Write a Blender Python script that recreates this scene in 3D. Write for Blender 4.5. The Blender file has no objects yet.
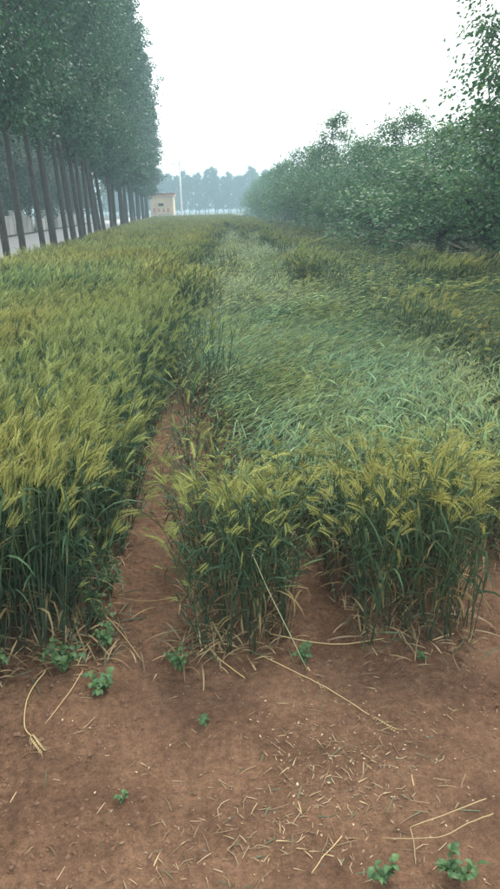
import bpy, math, random
import numpy as np
from mathutils import Vector, Matrix, Euler

R = math.radians
scene = bpy.context.scene
col = scene.collection

# ------------------------------------------------------------------ camera
CAM_H = 1.55
cam_d = bpy.data.cameras.new('camera')
cam = bpy.data.objects.new('camera', cam_d)
col.objects.link(cam)
cam_d.sensor_fit = 'VERTICAL'
cam_d.sensor_height = 36.0
cam_d.sensor_width = 36.0
cam_d.lens = 28.0
cam_d.clip_start = 0.05
cam_d.clip_end = 5000
cam.matrix_world = (Matrix.Translation((0, 0, CAM_H)) @ Matrix.Rotation(R(-3.7), 4, 'Z')
                    @ Matrix.Rotation(R(90 - 18.9), 4, 'X') @ Matrix.Rotation(R(-1.5), 4, 'Z'))
scene.camera = cam

# ------------------------------------------------------------------ sky, sun, exposure
SUN_ELEV, SUN_AZ = 52.0, 32.0           # azimuth: clockwise from +Y; veiled sun high ahead, to the right
world = bpy.data.worlds.new('World')
scene.world = world
world.use_nodes = True
wn, wl = world.node_tree.nodes, world.node_tree.links
wn.clear()
w_out = wn.new('ShaderNodeOutputWorld')
w_sky = wn.new('ShaderNodeTexSky')
w_sky.sky_type = 'NISHITA'
w_sky.sun_disc = False
w_sky.sun_elevation = R(SUN_ELEV)
w_sky.sun_rotation = R(SUN_AZ)
w_sky.dust_density = 4.0
w_sky.air_density = 1.0
w_bg = wn.new('ShaderNodeBackground')
w_bg.inputs['Strength'].default_value = 0.06
w_cloud = wn.new('ShaderNodeBackground')          # closed, even cloud deck
w_cloud.inputs['Color'].default_value = (1.0, 1.0, 0.985, 1)
w_cloud.inputs['Strength'].default_value = 1.02
w_add = wn.new('ShaderNodeAddShader')
wl.new(w_sky.outputs[0], w_bg.inputs['Color'])
wl.new(w_bg.outputs[0], w_add.inputs[0])
wl.new(w_cloud.outputs[0], w_add.inputs[1])
wl.new(w_add.outputs[0], w_out.inputs['Surface'])

sun_d = bpy.data.lights.new('sun', 'SUN')
sun_d.energy = 1.5
sun_d.angle = R(12)
sun_d.color = (1.0, 0.95, 0.86)
sun = bpy.data.objects.new('sun', sun_d)
col.objects.link(sun)
sun.location = (0, -5, 30)
az, el = R(SUN_AZ), R(SUN_ELEV)
to_sun = Vector((math.sin(az) * math.cos(el), math.cos(az) * math.cos(el), math.sin(el)))
sun.rotation_euler = to_sun.to_track_quat('Z', 'Y').to_euler()

vs = scene.view_settings
vs.view_transform = 'Standard'
vs.look = 'None'
vs.gamma = 1.0
vs.use_curve_mapping = False
vs.exposure = 1.1
scene.render.engine = 'CYCLES'
scene.cycles.use_denoising = True
scene.cycles.use_light_tree = False
scene.cycles.adaptive_threshold = 0.02
scene.cycles.max_bounces = 4
scene.cycles.diffuse_bounces = 2
scene.cycles.transmission_bounces = 4
scene.cycles.volume_bounces = 0
scene.cycles.transparent_max_bounces = 8

# ------------------------------------------------------------------ helpers
rng = np.random.default_rng(7)
random.seed(7)


def link(o, parent=None):
    col.objects.link(o)
    if parent is not None:
        o.parent = parent
    return o


def tag(o, label=None, cat=None, group=None, kind=None):
    if label:
        o['label'] = label
    if cat:
        o['category'] = cat
    if group:
        o['group'] = group
    if kind:
        o['kind'] = kind
    return o


def empty(name, loc=(0, 0, 0), rz=0.0):
    o = bpy.data.objects.new(name, None)
    o.empty_display_size = 0.1
    o.location = loc
    o.rotation_euler = (0, 0, rz)
    col.objects.link(o)
    return o


class MB:
    """collects verts, faces, per-vertex colour, per-face material index"""
    def __init__(s):
        s.v, s.f, s.c, s.m = [], [], [], []

    def add(s, vs_, fs_, c=(1, 1, 1), mi=0):
        b = len(s.v)
        s.v.extend(vs_)
        for f in fs_:
            s.f.append(tuple(i + b for i in f))
            s.m.append(mi)
        if c is not None and len(c) == len(vs_) and not isinstance(c[0], (int, float)):
            s.c.extend(c)
        else:
            s.c.extend([c] * len(vs_))
        return s

    def join(s, o, M=None):
        b = len(s.v)
        if M is None:
            s.v.extend(o.v)
        else:
            s.v.extend([tuple(M @ Vector(p)) for p in o.v])
        s.f.extend([tuple(i + b for i in f) for f in o.f])
        s.c.extend(o.c)
        s.m.extend(o.m)
        return s

    def box(s, x0, x1, y0, y1, z0, z1, c=(1, 1, 1), mi=0):
        v = [(x, y, z) for z in (z0, z1) for y in (y0, y1) for x in (x0, x1)]
        f = [(0, 2, 3, 1), (4, 5, 7, 6), (0, 1, 5, 4), (2, 6, 7, 3), (0, 4, 6, 2), (1, 3, 7, 5)]
        return s.add(v, f, c, mi)

    def tube(s, pts, radii, n=4, c=(1, 1, 1), mi=0, cap=True):
        pts = [Vector(p) for p in pts]
        vs_, fs_, cs_ = [], [], []
        k = len(pts)
        up = Vector((0.31, 0.17, 0.93))
        for i, p in enumerate(pts):
            d = (pts[min(i + 1, k - 1)] - pts[max(i - 1, 0)])
            if d.length < 1e-9:
                d = Vector((0, 0, 1))
            d.normalize()
            a = d.cross(up)
            if a.length < 1e-3:
                a = d.cross(Vector((1, 0, 0)))
            a.normalize()
            b = d.cross(a)
            r = radii[i] if hasattr(radii, '__len__') else radii
            for j in range(n):
                t = 2 * math.pi * j / n
                vs_.append(tuple(p + a * (r * math.cos(t)) + b * (r * math.sin(t))))
                cs_.append(c[i] if (isinstance(c, list)) else c)
        for i in range(k - 1):
            for j in range(n):
                fs_.append((i * n + j, i * n + (j + 1) % n, (i + 1) * n + (j + 1) % n, (i + 1) * n + j))
        if cap:
            fs_.append(tuple(range(n - 1, -1, -1)))
            fs_.append(tuple(range((k - 1) * n, k * n)))
        return s.add(vs_, fs_, cs_, mi)

    def mesh(s, name, mats, smooth=False):
        me = bpy.data.meshes.new(name)
        me.from_pydata(s.v, [], s.f)
        for m in (mats if isinstance(mats, (list, tuple)) else [mats]):
            me.materials.append(m)
        a = me.attributes.new('col', 'FLOAT_COLOR', 'POINT')
        arr = np.ones((len(s.v), 4), np.float32)
        arr[:, :3] = np.array(s.c, np.float32).reshape(-1, 3)
        a.data.foreach_set('color', arr.ravel())
        if any(s.m):
            me.polygons.foreach_set('material_index', s.m)
        if smooth:
            me.polygons.foreach_set('use_smooth', [True] * len(me.polygons))
        me.update()
        return me

    def obj(s, name, mats, parent=None, smooth=False):
        return link(bpy.data.objects.new(name, s.mesh(name, mats, smooth)), parent)


def quads_mesh(name, V, mat, C=None):
    """V: (n,4,3) array of separate quads, C: (n,3) colour"""
    n = len(V)
    me = bpy.data.meshes.new(name)
    me.vertices.add(n * 4)
    me.vertices.foreach_set('co', V.astype(np.float32).ravel())
    me.loops.add(n * 4)
    me.loops.foreach_set('vertex_index', np.arange(n * 4, dtype=np.int32))
    me.polygons.add(n)
    me.polygons.foreach_set('loop_start', np.arange(0, n * 4, 4, dtype=np.int32))
    me.update(calc_edges=True)
    me.materials.append(mat)
    if C is not None:
        a = me.attributes.new('col', 'FLOAT_COLOR', 'POINT')
        arr = np.ones((n, 4, 4), np.float32)
        arr[:, :, :3] = C[:, None, :]
        a.data.foreach_set('color', arr.ravel())
    return me


def vnoise(x, y, seed=0):
    """value noise, numpy, -1..1"""
    x = np.asarray(x, float)
    y = np.asarray(y, float)
    xi, yi = np.floor(x).astype(np.int64), np.floor(y).astype(np.int64)
    fx, fy = x - xi, y - yi
    fx, fy = fx * fx * (3 - 2 * fx), fy * fy * (3 - 2 * fy)

    def h(a, b):
        n = (a * 374761393 + b * 668265263 + seed * 1274126177) & 0x7fffffff
        n = ((n ^ (n >> 13)) * 1274126177) & 0x7fffffff
        return ((n ^ (n >> 16)) & 0xffff) / 32767.5 - 1.0
    a, b, c, d = h(xi, yi), h(xi + 1, yi), h(xi, yi + 1), h(xi + 1, yi + 1)
    return (a * (1 - fx) + b * fx) * (1 - fy) + (c * (1 - fx) + d * fx) * fy


def fbm(x, y, seed=0, octv=4):
    t, a = 0, 1.0
    for i in range(octv):
        t = t + a * vnoise(x * 2 ** i, y * 2 ** i, seed + i * 17)
        a *= 0.5
    return t / 1.8


# ------------------------------------------------------------------ materials
def new_mat(name):
    m = bpy.data.materials.new(name)
    m.use_nodes = True
    nt = m.node_tree
    nt.nodes.clear()
    out = nt.nodes.new('ShaderNodeOutputMaterial')
    return m, nt.nodes, nt.links, out


def foliage_mat(name, rough=0.5, transl=0.3, var=0.25, spec=0.3, noise_scale=0.0, hue=(1.25, 1.0, 0.6)):
    """colour from the mesh's own 'col' attribute, varied per instance; thin leaf with light coming through"""
    m, n, l, out = new_mat(name)
    at = n.new('ShaderNodeAttribute')
    at.attribute_name = 'col'
    oi = n.new('ShaderNodeObjectInfo')
    mr = n.new('ShaderNodeMapRange')
    mr.inputs['To Min'].default_value = 1 - var
    mr.inputs['To Max'].default_value = 1 + var
    l.new(oi.outputs['Random'], mr.inputs['Value'])
    mul = n.new('ShaderNodeVectorMath')
    mul.operation = 'SCALE'
    l.new(at.outputs['Color'], mul.inputs[0])
    l.new(mr.outputs[0], mul.inputs['Scale'])
    src = mul.outputs[0]
    if noise_scale:
        geo = n.new('ShaderNodeNewGeometry')
        nz = n.new('ShaderNodeTexNoise')
        nz.inputs['Scale'].default_value = noise_scale
        nz.inputs['Detail'].default_value = 3
        l.new(geo.outputs['Position'], nz.inputs['Vector'])
        mr2 = n.new('ShaderNodeMapRange')
        mr2.inputs['From Min'].default_value = 0.35
        mr2.inputs['From Max'].default_value = 0.65
        l.new(nz.outputs['Fac'], mr2.inputs['Value'])
        tint = n.new('ShaderNodeMix')
        tint.data_type = 'RGBA'
        tint.inputs[6].default_value = (0.80, 0.98, 1.05, 1)
        tint.inputs[7].default_value = (hue[0], hue[1], hue[2], 1)
        l.new(mr2.outputs[0], tint.inputs[0])
        mm = n.new('ShaderNodeVectorMath')
        mm.operation = 'MULTIPLY'
        l.new(src, mm.inputs[0])
        l.new(tint.outputs[2], mm.inputs[1])
        src = mm.outputs[0]
    p = n.new('ShaderNodeBsdfPrincipled')
    p.inputs['Roughness'].default_value = rough
    p.inputs['Specular IOR Level'].default_value = spec
    l.new(src, p.inputs['Base Color'])
    tr = n.new('ShaderNodeBsdfTranslucent')
    l.new(src, tr.inputs['Color'])
    mx = n.new('ShaderNodeMixShader')
    mx.inputs[0].default_value = transl
    l.new(p.outputs[0], mx.inputs[1])
    l.new(tr.outputs[0], mx.inputs[2])
    l.new(mx.outputs[0], out.inputs['Surface'])
    return m


def noise_mat(name, c1, c2, scale=8.0, rough=0.85, bump=0.3, detail=6, c3=None, scale3=0.6, stretch=None, bscale=None, spec=0.3, bdist=0.02):
    m, n, l, out = new_mat(name)
    geo = n.new('ShaderNodeTexCoord')
    vec = geo.outputs['Object']
    if stretch:
        mp = n.new('ShaderNodeMapping')
        mp.inputs['Scale'].default_value = stretch
        l.new(vec, mp.inputs['Vector'])
        vec = mp.outputs[0]
    nz = n.new('ShaderNodeTexNoise')
    nz.inputs['Scale'].default_value = scale
    nz.inputs['Detail'].default_value = detail
    nz.inputs['Roughness'].default_value = 0.65
    l.new(vec, nz.inputs['Vector'])
    cr = n.new('ShaderNodeValToRGB')
    cr.color_ramp.elements[0].position = 0.32
    cr.color_ramp.elements[1].position = 0.68
    cr.color_ramp.elements[0].color = (*c1, 1)
    cr.color_ramp.elements[1].color = (*c2, 1)
    l.new(nz.outputs['Fac'], cr.inputs[0])
    src = cr.outputs[0]
    if c3:
        n3 = n.new('ShaderNodeTexNoise')
        n3.inputs['Scale'].default_value = scale3
        n3.inputs['Detail'].default_value = 4
        l.new(vec, n3.inputs['Vector'])
        r3 = n.new('ShaderNodeMapRange')
        r3.inputs['From Min'].default_value = 0.42
        r3.inputs['From Max'].default_value = 0.68
        l.new(n3.outputs['Fac'], r3.inputs['Value'])
        mx = n.new('ShaderNodeMix')
        mx.data_type = 'RGBA'
        l.new(r3.outputs[0], mx.inputs[0])
        l.new(src, mx.inputs[6])
        mx.inputs[7].default_value = (*c3, 1)
        src = mx.outputs[2]
    p = n.new('ShaderNodeBsdfPrincipled')
    p.inputs['Roughness'].default_value = rough
    p.inputs['Specular IOR Level'].default_value = spec
    l.new(src, p.inputs['Base Color'])
    if bump:
        nb = n.new('ShaderNodeTexNoise')
        nb.inputs['Scale'].default_value = bscale or scale * 3
        nb.inputs['Detail'].default_value = 8
        l.new(vec, nb.inputs['Vector'])
        b = n.new('ShaderNodeBump')
        b.inputs['Strength'].default_value = bump
        b.inputs['Distance'].default_value = bdist
        l.new(nb.outputs['Fac'], b.inputs['Height'])
        l.new(b.outputs[0], p.inputs['Normal'])
    l.new(p.outputs[0], out.inputs['Surface'])
    return m


M_SOIL = noise_mat('soil', (0.155, 0.083, 0.052), (0.24, 0.135, 0.086), scale=9, rough=0.92, bump=0.9,
                   c3=(0.135, 0.074, 0.048), scale3=2.2, bscale=55, spec=0.15, bdist=0.012)
M_CLOD = noise_mat('soil_clod', (0.12, 0.072, 0.045), (0.20, 0.123, 0.08), scale=40, rough=0.95, bump=0.6, bscale=150, spec=0.1, bdist=0.004)
M_WHEAT = foliage_mat('wheat', rough=0.6, transl=0.3, var=0.22, spec=0.14, noise_scale=0.5, hue=(1.10, 1.02, 0.88))
M_LODGED = foliage_mat('wheat_lodged', rough=0.55, transl=0.25, var=0.25, spec=0.2, noise_scale=1.1, hue=(1.12, 1.02, 0.8))
M_POPLAR = foliage_mat('poplar_leaf', rough=0.5, transl=0.3, var=0.12, spec=0.25)
M_WALNUT = foliage_mat('orchard_leaf', rough=0.5, transl=0.35, var=0.15, spec=0.25)
M_WEED = foliage_mat('weed_leaf', rough=0.5, transl=0.3, var=0.2, spec=0.3)
M_STRAW = foliage_mat('straw', rough=0.6, transl=0.1, var=0.35, spec=0.3)
M_BARK = noise_mat('poplar_bark', (0.025, 0.027, 0.023), (0.085, 0.085, 0.074), scale=6, rough=0.9, bump=0.7, stretch=(6, 6, 1.2), bscale=14)
M_BARK2 = noise_mat('orchard_bark', (0.05, 0.045, 0.038), (0.12, 0.105, 0.088), scale=8, rough=0.9, bump=0.7, stretch=(5, 5, 1.2), bscale=16)
M_ROAD = noise_mat('concrete_road', (0.30, 0.30, 0.29), (0.42, 0.42, 0.40), scale=1.5, rough=0.85, bump=0.1, bscale=30)
M_WHITEWALL = noise_mat('whitewash', (0.62, 0.62, 0.58), (0.80, 0.80, 0.77), scale=2.0, rough=0.85, bump=0.15, c3=(0.5, 0.49, 0.44), scale3=0.9)
M_BEIGE = noise_mat('beige_render', (0.42, 0.38, 0.33), (0.55, 0.50, 0.44), scale=2.0, rough=0.85, bump=0.15)
M_CREAM = noise_mat('cream_render', (0.74, 0.62, 0.45), (0.82, 0.70, 0.52), scale=1.6, rough=0.8, bump=0.08, c3=(0.66, 0.56, 0.42), scale3=1.0)
M_ROOF = noise_mat('red_roof_edge', (0.30, 0.075, 0.06), (0.40, 0.12, 0.09), scale=5, rough=0.7, bump=0.1)
M_DARK = noise_mat('dark_metal', (0.02, 0.02, 0.022), (0.035, 0.035, 0.038), scale=10, rough=0.6, bump=0)
M_RED = noise_mat('red_paint', (0.45, 0.05, 0.04), (0.55, 0.09, 0.06), scale=12, rough=0.6, bump=0)
M_GREYPAINT = noise_mat('grey_paint', (0.45, 0.42, 0.36), (0.52, 0.48, 0.42), scale=12, rough=0.7, bump=0)
M_POLE = noise_mat('pale_galvanised', (0.62, 0.64, 0.64), (0.74, 0.76, 0.76), scale=6, rough=0.5, bump=0)
M_TILE = noise_mat('roof_tile', (0.16, 0.07, 0.05), (0.24, 0.11, 0.08), scale=7, rough=0.85, bump=0.3)
M_GLASS = noise_mat('dark_pane', (0.03, 0.035, 0.04), (0.05, 0.055, 0.06), scale=3, rough=0.15, bump=0, spec=0.6)


# ground: soil in and round the field, thin grass on the verges
def ground_mat():
    m, n, l, out = new_mat('ground_soil')
    geo = n.new('ShaderNodeNewGeometry')
    pos = geo.outputs['Position']

    def nz(scale, detail=6, rough=0.6):
        t = n.new('ShaderNodeTexNoise')
        t.inputs['Scale'].default_value = scale
        t.inputs['Detail'].default_value = detail
        t.inputs['Roughness'].default_value = rough
        l.new(pos, t.inputs['Vector'])
        return t.outputs['Fac']

    def ramp(f, a, b, ca, cb):
        r = n.new('ShaderNodeValToRGB')
        r.color_ramp.elements[0].position = a
        r.color_ramp.elements[1].position = b
        r.color_ramp.elements[0].color = (*ca, 1)
        r.color_ramp.elements[1].color = (*cb, 1)
        l.new(f, r.inputs[0])
        return r.outputs[0]

    def mix(f, a, b, mode='MIX', fac=None):
        x = n.new('ShaderNodeMix')
        x.data_type = 'RGBA'
        x.blend_type = mode
        if fac is not None:
            x.inputs[0].default_value = fac
        else:
            l.new(f, x.inputs[0])
        l.new(a, x.inputs[6])
        l.new(b, x.inputs[7])
        return x.outputs[2]

    base = ramp(nz(3.0), 0.35, 0.68, (0.140, 0.080, 0.047), (0.238, 0.142, 0.085))
    fine = ramp(nz(38.0, 8, 0.7), 0.3, 0.7, (0.55, 0.53, 0.51), (1.30, 1.28, 1.25))
    grit = ramp(nz(150.0, 4, 0.7), 0.34, 0.62, (0.74, 0.72, 0.70), (1.14, 1.13, 1.12))
    soil = mix(None, base, fine, 'MULTIPLY', 1.0)
    soil = mix(None, soil, grit, 'MULTIPLY', 1.0)
    # damp dark blotches with a shape of their own
    damp = ramp(nz(1.7, 5), 0.50, 0.66, (1, 1, 1), (0.66, 0.64, 0.62))
    soil = mix(None, soil, damp, 'MULTIPLY', 1.0)
    grass = ramp(nz(7.0), 0.35, 0.65, (0.030, 0.045, 0.020), (0.065, 0.085, 0.042))
    sep = n.new('ShaderNodeSeparateXYZ')
    l.new(pos, sep.inputs[0])
    ax = n.new('ShaderNodeMath')
    ax.operation = 'ABSOLUTE'
    l.new(sep.outputs['X'], ax.inputs[0])
    mr = n.new('ShaderNodeMapRange')
    mr.inputs['From Min'].default_value = 3.9
    mr.inputs['From Max'].default_value = 5.2
    fy_ = n.new('ShaderNodeMapRange')
    fy_.inputs['From Min'].default_value = 93
    fy_.inputs['From Max'].default_value = 97
    fy_.inputs['To Max'].default_value = 6.0
    l.new(sep.outputs['Y'], fy_.inputs['Value'])
    mxx = n.new('ShaderNodeMath')
    mxx.operation = 'MAXIMUM'
    l.new(ax.outputs[0], mxx.inputs[0])
    l.new(fy_.outputs[0], mxx.inputs[1])
    l.new(mxx.outputs[0], mr.inputs['Value'])
    patch = n.new('ShaderNodeMath')
    patch.operation = 'MULTIPLY'
    pr = n.new('ShaderNodeMapRange')
    pr.inputs['From Min'].default_value = 0.28
    pr.inputs['From Max'].default_value = 0.50
    l.new(nz(1.1, 5), pr.inputs['Value'])
    l.new(mr.outputs[0], patch.inputs[0])
    l.new(pr.outputs[0], patch.inputs[1])
    c = mix(patch.outputs[0], soil, grass)
    p = n.new('ShaderNodeBsdfPrincipled')
    p.inputs['Roughness'].default_value = 0.88
    p.inputs['Specular IOR Level'].default_value = 0.22
    l.new(c, p.inputs['Base Color'])
    b = n.new('ShaderNodeBump')
    b.inputs['Strength'].default_value = 1.0
    b.inputs['Distance'].default_value = 0.02
    l.new(nz(60, 9, 0.75), b.inputs['Height'])
    l.new(b.outputs[0], p.inputs['Normal'])
    l.new(p.outputs[0], out.inputs['Surface'])
    return m


M_GROUND = ground_mat()


# ------------------------------------------------------------------ layout of the place (metres; +Y runs along the field)
FIELD_END = 96.0


def tree_row_x(y):            # line of the roadside poplars, left of the field
    return -4.15 - 0.027 * (y - 15.0)


def field_left(y):
    return tree_row_x(y) + 0.45


def field_right(y):
    return 4.75 + 0.022 * (y - 10.0)


def path_mask(x, y):          # bare trodden strip between the wheat, closing about 6 m out
    c = -0.265 + 0.02 * np.sin(y * 1.7) - 0.0 * y
    w = np.interp(y, [0, 2.2, 3.2, 4.8, 5.6, 6.3], [0.21, 0.20, 0.175, 0.145, 0.10, 0.0])
    return np.abs(x - c) < w + 0.055 * vnoise(x * 3 + 9, y * 5, 5) - 0.012


LR = np.array([[0, 1.6], [3.5, 1.95], [4.2, 2.0], [6.5, 1.95], [8, 1.75], [10, 2.0], [13, 2.45], [20, 2.85], [35, 3.7], [50, 4.3], [70, 4.6], [100, 5.0]])
LL = np.array([[0, -0.1], [4.2, -0.12], [5.2, -0.3], [7.3, -0.5], [14.7, -0.4], [34, 0.2], [55, 1.2], [70, 3.0], [80, 5.2], [100, 6.0]])


def lodged_mask(x, y):
    n = 0.30 * fbm(x * 0.9, y * 0.5, 31, 3) + 0.35 * np.clip(y / 12, 0.15, 1.6) * vnoise(x * 0 + 2.5, y * 0.33, 44)
    n = n + rng.normal(0, 1, x.shape) * (0.10 + 0.012 * y)
    lo = np.interp(y, LL[:, 0], LL[:, 1])
    hi = np.interp(y, LR[:, 0], LR[:, 1])
    return (x > lo + n) & (x < hi + n * (1 + 0.06 * y)) & (y + rng.normal(0, 0.5, x.shape) > 3.1 + 0.5 * n)


def front_edge(x):            # where the crop starts, seen from the camera
    xs = [-9, -0.9, -0.42, -0.1, 0.27, 0.33, 0.46, 0.52, 0.96, 1.04, 1.5, 2.5, 9]
    ys = [2.1, 2.13, 2.2, 2.17, 2.14, 2.85, 2.85, 2.13, 2.09, 2.75, 2.7, 2.6, 2.5]
    return np.interp(x, xs, ys) + 0.05 * vnoise(x * 9, x * 0 + 3, 8)


def soil_height(x, y):
    h = 0.020 * fbm(x * 1.6, y * 1.6, 3, 3) + 0.008 * fbm(x * 8, y * 8, 4, 3)
    rough = np.clip(0.35 + 0.9 * fbm(x * 1.4 + 4, y * 1.7, 9, 2), 0.05, 1.3)     # some of it smeared smooth, some crumbled
    lump = np.abs(fbm(x * 17 + 1.3, y * 17, 5, 3))                    # crumbled lumps with creases between
    h = h + rough * (0.034 * np.minimum(lump, 0.4) + 0.010 * np.abs(vnoise(x * 48, y * 48, 6)) + 0.004 * vnoise(x * 110, y * 110, 7))
    under = np.clip((y - front_edge(x)) / 0.15, 0, 1)
    h = h + 0.03 * under * (1 - np.clip((np.abs(x + 0.27) < 0.2) * 1.0, 0, 1))
    fade = np.clip(1.5 - np.hypot(x, y) / 14.0, 0, 1)
    return h * fade


# ------------------------------------------------------------------ ground
def axis(lo, hi, step, out_lo, out_hi, g=1.16):
    a = list(np.arange(lo, hi + 1e-6, step))
    s, v = step, hi
    while v < out_hi:
        s *= g
        v = min(v + s, out_hi)
        a.append(v)
    s, v = step, lo
    pre = []
    while v > out_lo:
        s *= g
        v = max(v - s, out_lo)
        pre.append(v)
    return np.array(pre[::-1] + a)


gx = axis(-1.15, 1.35, 0.0085, -700, 700)
gy = axis(1.0, 2.9, 0.0085, -60, 900)
GX, GY = np.meshgrid(gx, gy)
GZ = soil_height(GX, GY)
nx, ny = len(gx), len(gy)
gv = np.stack([GX, GY, GZ], -1).reshape(-1, 3)
ii = (np.arange(ny - 1)[:, None] * nx + np.arange(nx - 1)[None, :]).ravel()
gq = np.stack([ii, ii + 1, ii + 1 + nx, ii + nx], -1)
gm = bpy.data.meshes.new('ground')
gm.vertices.add(len(gv))
gm.vertices.foreach_set('co', gv.astype(np.float32).ravel())
gm.loops.add(gq.size)
gm.loops.foreach_set('vertex_index', gq.astype(np.int32).ravel())
gm.polygons.add(len(gq))
gm.polygons.foreach_set('loop_start', np.arange(0, gq.size, 4, dtype=np.int32))
gm.update(calc_edges=True)
gm.polygons.foreach_set('use_smooth', [True] * len(gq))
gm.materials.append(M_GROUND)
ground = link(bpy.data.objects.new('ground', gm))
tag(ground, 'bare reddish brown soil of the field and its verges', 'ground', kind='structure')

# concrete road beyond the poplars, runs parallel to them
mb = MB()
for i in range(40):
    y0, y1 = -20 + i * 6.0, -20 + i * 6.0 + 5.985
    mb.add([(tree_row_x(y0) - 7.6, y0, 0.05), (tree_row_x(y0) - 2.6, y0, 0.05), (tree_row_x(y1) - 2.6, y1, 0.05), (tree_row_x(y1) - 7.6, y1, 0.05)], [(0, 1, 2, 3)])
    mb.add([(tree_row_x(y0) - 2.6, y0, 0.05), (tree_row_x(y0) - 2.6, y0, -0.1), (tree_row_x(y1) - 2.6, y1, -0.1), (tree_row_x(y1) - 2.6, y1, 0.05)], [(0, 1, 2, 3)])
road = mb.obj('road', M_ROAD)
tag(road, 'pale grey concrete road behind the row of poplars', 'road', kind='structure')

# pale far road crossing in front of the distant tree line
mb = MB()
mb.add([(-60, 118, 0.06), (70, 118, 0.06), (70, 126, 0.06), (-60, 126, 0.06)], [(0, 1, 2, 3)])
far_road = mb.obj('road', M_ROAD)
tag(far_road, 'pale cross road at the far end of the field', 'road', kind='structure')

ORD = ['first', 'second', 'third', 'fourth', 'fifth', 'sixth', 'seventh', 'eighth', 'ninth', 'tenth', 'eleventh', 'twelfth',
       'thirteenth', 'fourteenth', 'fifteenth', 'sixteenth', 'seventeenth', 'eighteenth', 'nineteenth', 'twentieth']
TENS = ['', '', 'twenty', 'thirty', 'forty', 'fifty']
TENTHS = ['', '', 'twentieth', 'thirtieth', 'fortieth', 'fiftieth']


def ordinal(k):               # 1 -> first
    if k <= 20:
        return ORD[k - 1]
    t, u = divmod(k, 10)
    return TENTHS[t] if u == 0 else TENS[t] + '-' + ORD[u - 1]


# ------------------------------------------------------------------ trees
def leaf_quads(P, D, size, aspect, g, up=0.35):
    """diamond leaves at P (n,3), pointing roughly along D, folded along the midrib"""
    n = len(P)
    d = D + g.normal(0, 0.55, (n, 3))
    d /= np.linalg.norm(d, axis=1)[:, None]
    nrm = g.normal(0, 1, (n, 3))
    nrm[:, 2] += up * 3
    s = np.cross(d, nrm)
    s /= np.linalg.norm(s, axis=1)[:, None] + 1e-9
    nn = np.cross(s, d)
    L = size * g.uniform(0.7, 1.3, n)[:, None]
    W = L * aspect * 0.5
    a = P
    b = P + d * L * 0.42 + s * W + nn * W * 0.25
    c = P + d * L
    e = P + d * L * 0.42 - s * W + nn * W * 0.25
    return np.stack([a, b, c, e], 1)


def leaf_colours(n, base, g, spread=0.25, yellow=0.1):
    c = np.array(base)[None, :] * g.uniform(1 - spread, 1 + spread, (n, 1))
    y = g.random(n) < yellow
    c[y] *= np.array([1.5, 1.25, 0.8])
    return c


def poplar_meshes(seed, H, r_max, base_z, n_leaf, leaf, trunk_r=0.13, n_br=60):
    g = np.random.default_rng(seed)
    mb = MB()
    zs = np.linspace(0, H * 0.97, 9)
    lean = g.normal(0, 0.012, 2)
    bend = g.uniform(-0.10, 0.10, 2)
    tx = lambda z: lean[0] * z + bend[0] * math.sin(z / H * 3.0)
    ty = lambda z: lean[1] * z + bend[1] * math.sin(z / H * 2.6)
    rad = lambda z: trunk_r * (1 - z / H) ** 0.75 + 0.012 + 0.06 * math.exp(-z / 0.25)
    zz = sorted(list(zs) + [0.15, 0.5])
    mb.tube([(tx(z), ty(z), z - 0.05) for z in zz], [rad(z) for z in zz], 9)
    P, D = [], []
    for k in range(n_br):
        t = (k + g.random()) / n_br
        z0 = base_z * 0.75 + (H * 0.95 - base_z * 0.75) * t
        a = g.uniform(0, 2 * math.pi)
        prof = math.sin(math.pi * min(1, (0.22 + 0.78 * t)) ** 0.85) ** 0.6 if t < 0.98 else 0.3
        Lh = r_max * max(0.25, prof) * g.uniform(0.75, 1.2)
        rise = Lh * g.uniform(0.7, 1.5) * (0.55 if t < 0.12 else 1)
        p0 = np.array([tx(z0), ty(z0), z0])
        dirh = np.array([math.cos(a), math.sin(a), 0])
        p1 = p0 + dirh * Lh * 0.55 + np.array([0, 0, rise * 0.4])
        p2 = p0 + dirh * Lh + np.array([0, 0, rise])
        mb.tube([p0, p1, p2], [0.028 * (1 - t) + 0.012, 0.018, 0.005], 4, cap=False)
        m = int(n_leaf / n_br * g.uniform(0.6, 1.4))
        # clumps hung along the branch
        nc = max(3, int(m / 42))
        for q in range(nc):
            u = g.uniform(0.25, 1.05)
            c0 = (p0 * (1 - u) ** 2 + 2 * p1 * u * (1 - u) + p2 * u * u) + g.normal(0, 0.13, 3)
            cnt = int(m / nc)
            sp = g.uniform(0.15, 0.30)
            pts = c0 + np.clip(g.normal(0, 1, (cnt, 3)), -1.7, 1.7) * np.array([sp, sp, sp * 0.9])
            P.append(pts)
            dd = np.repeat((dirh + np.array([0, 0, -0.25]))[None], cnt, 0)
            D.append(dd)
    P, D = np.concatenate(P), np.concatenate(D)
    Q = leaf_quads(P, D, leaf, 0.85, g)
    C = leaf_colours(len(Q), (0.046, 0.115, 0.062), g, 0.4, 0.08)
    return mb.mesh('poplar_trunk', M_BARK, True), quads_mesh('poplar_crown', Q, M_POPLAR, C)


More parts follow.
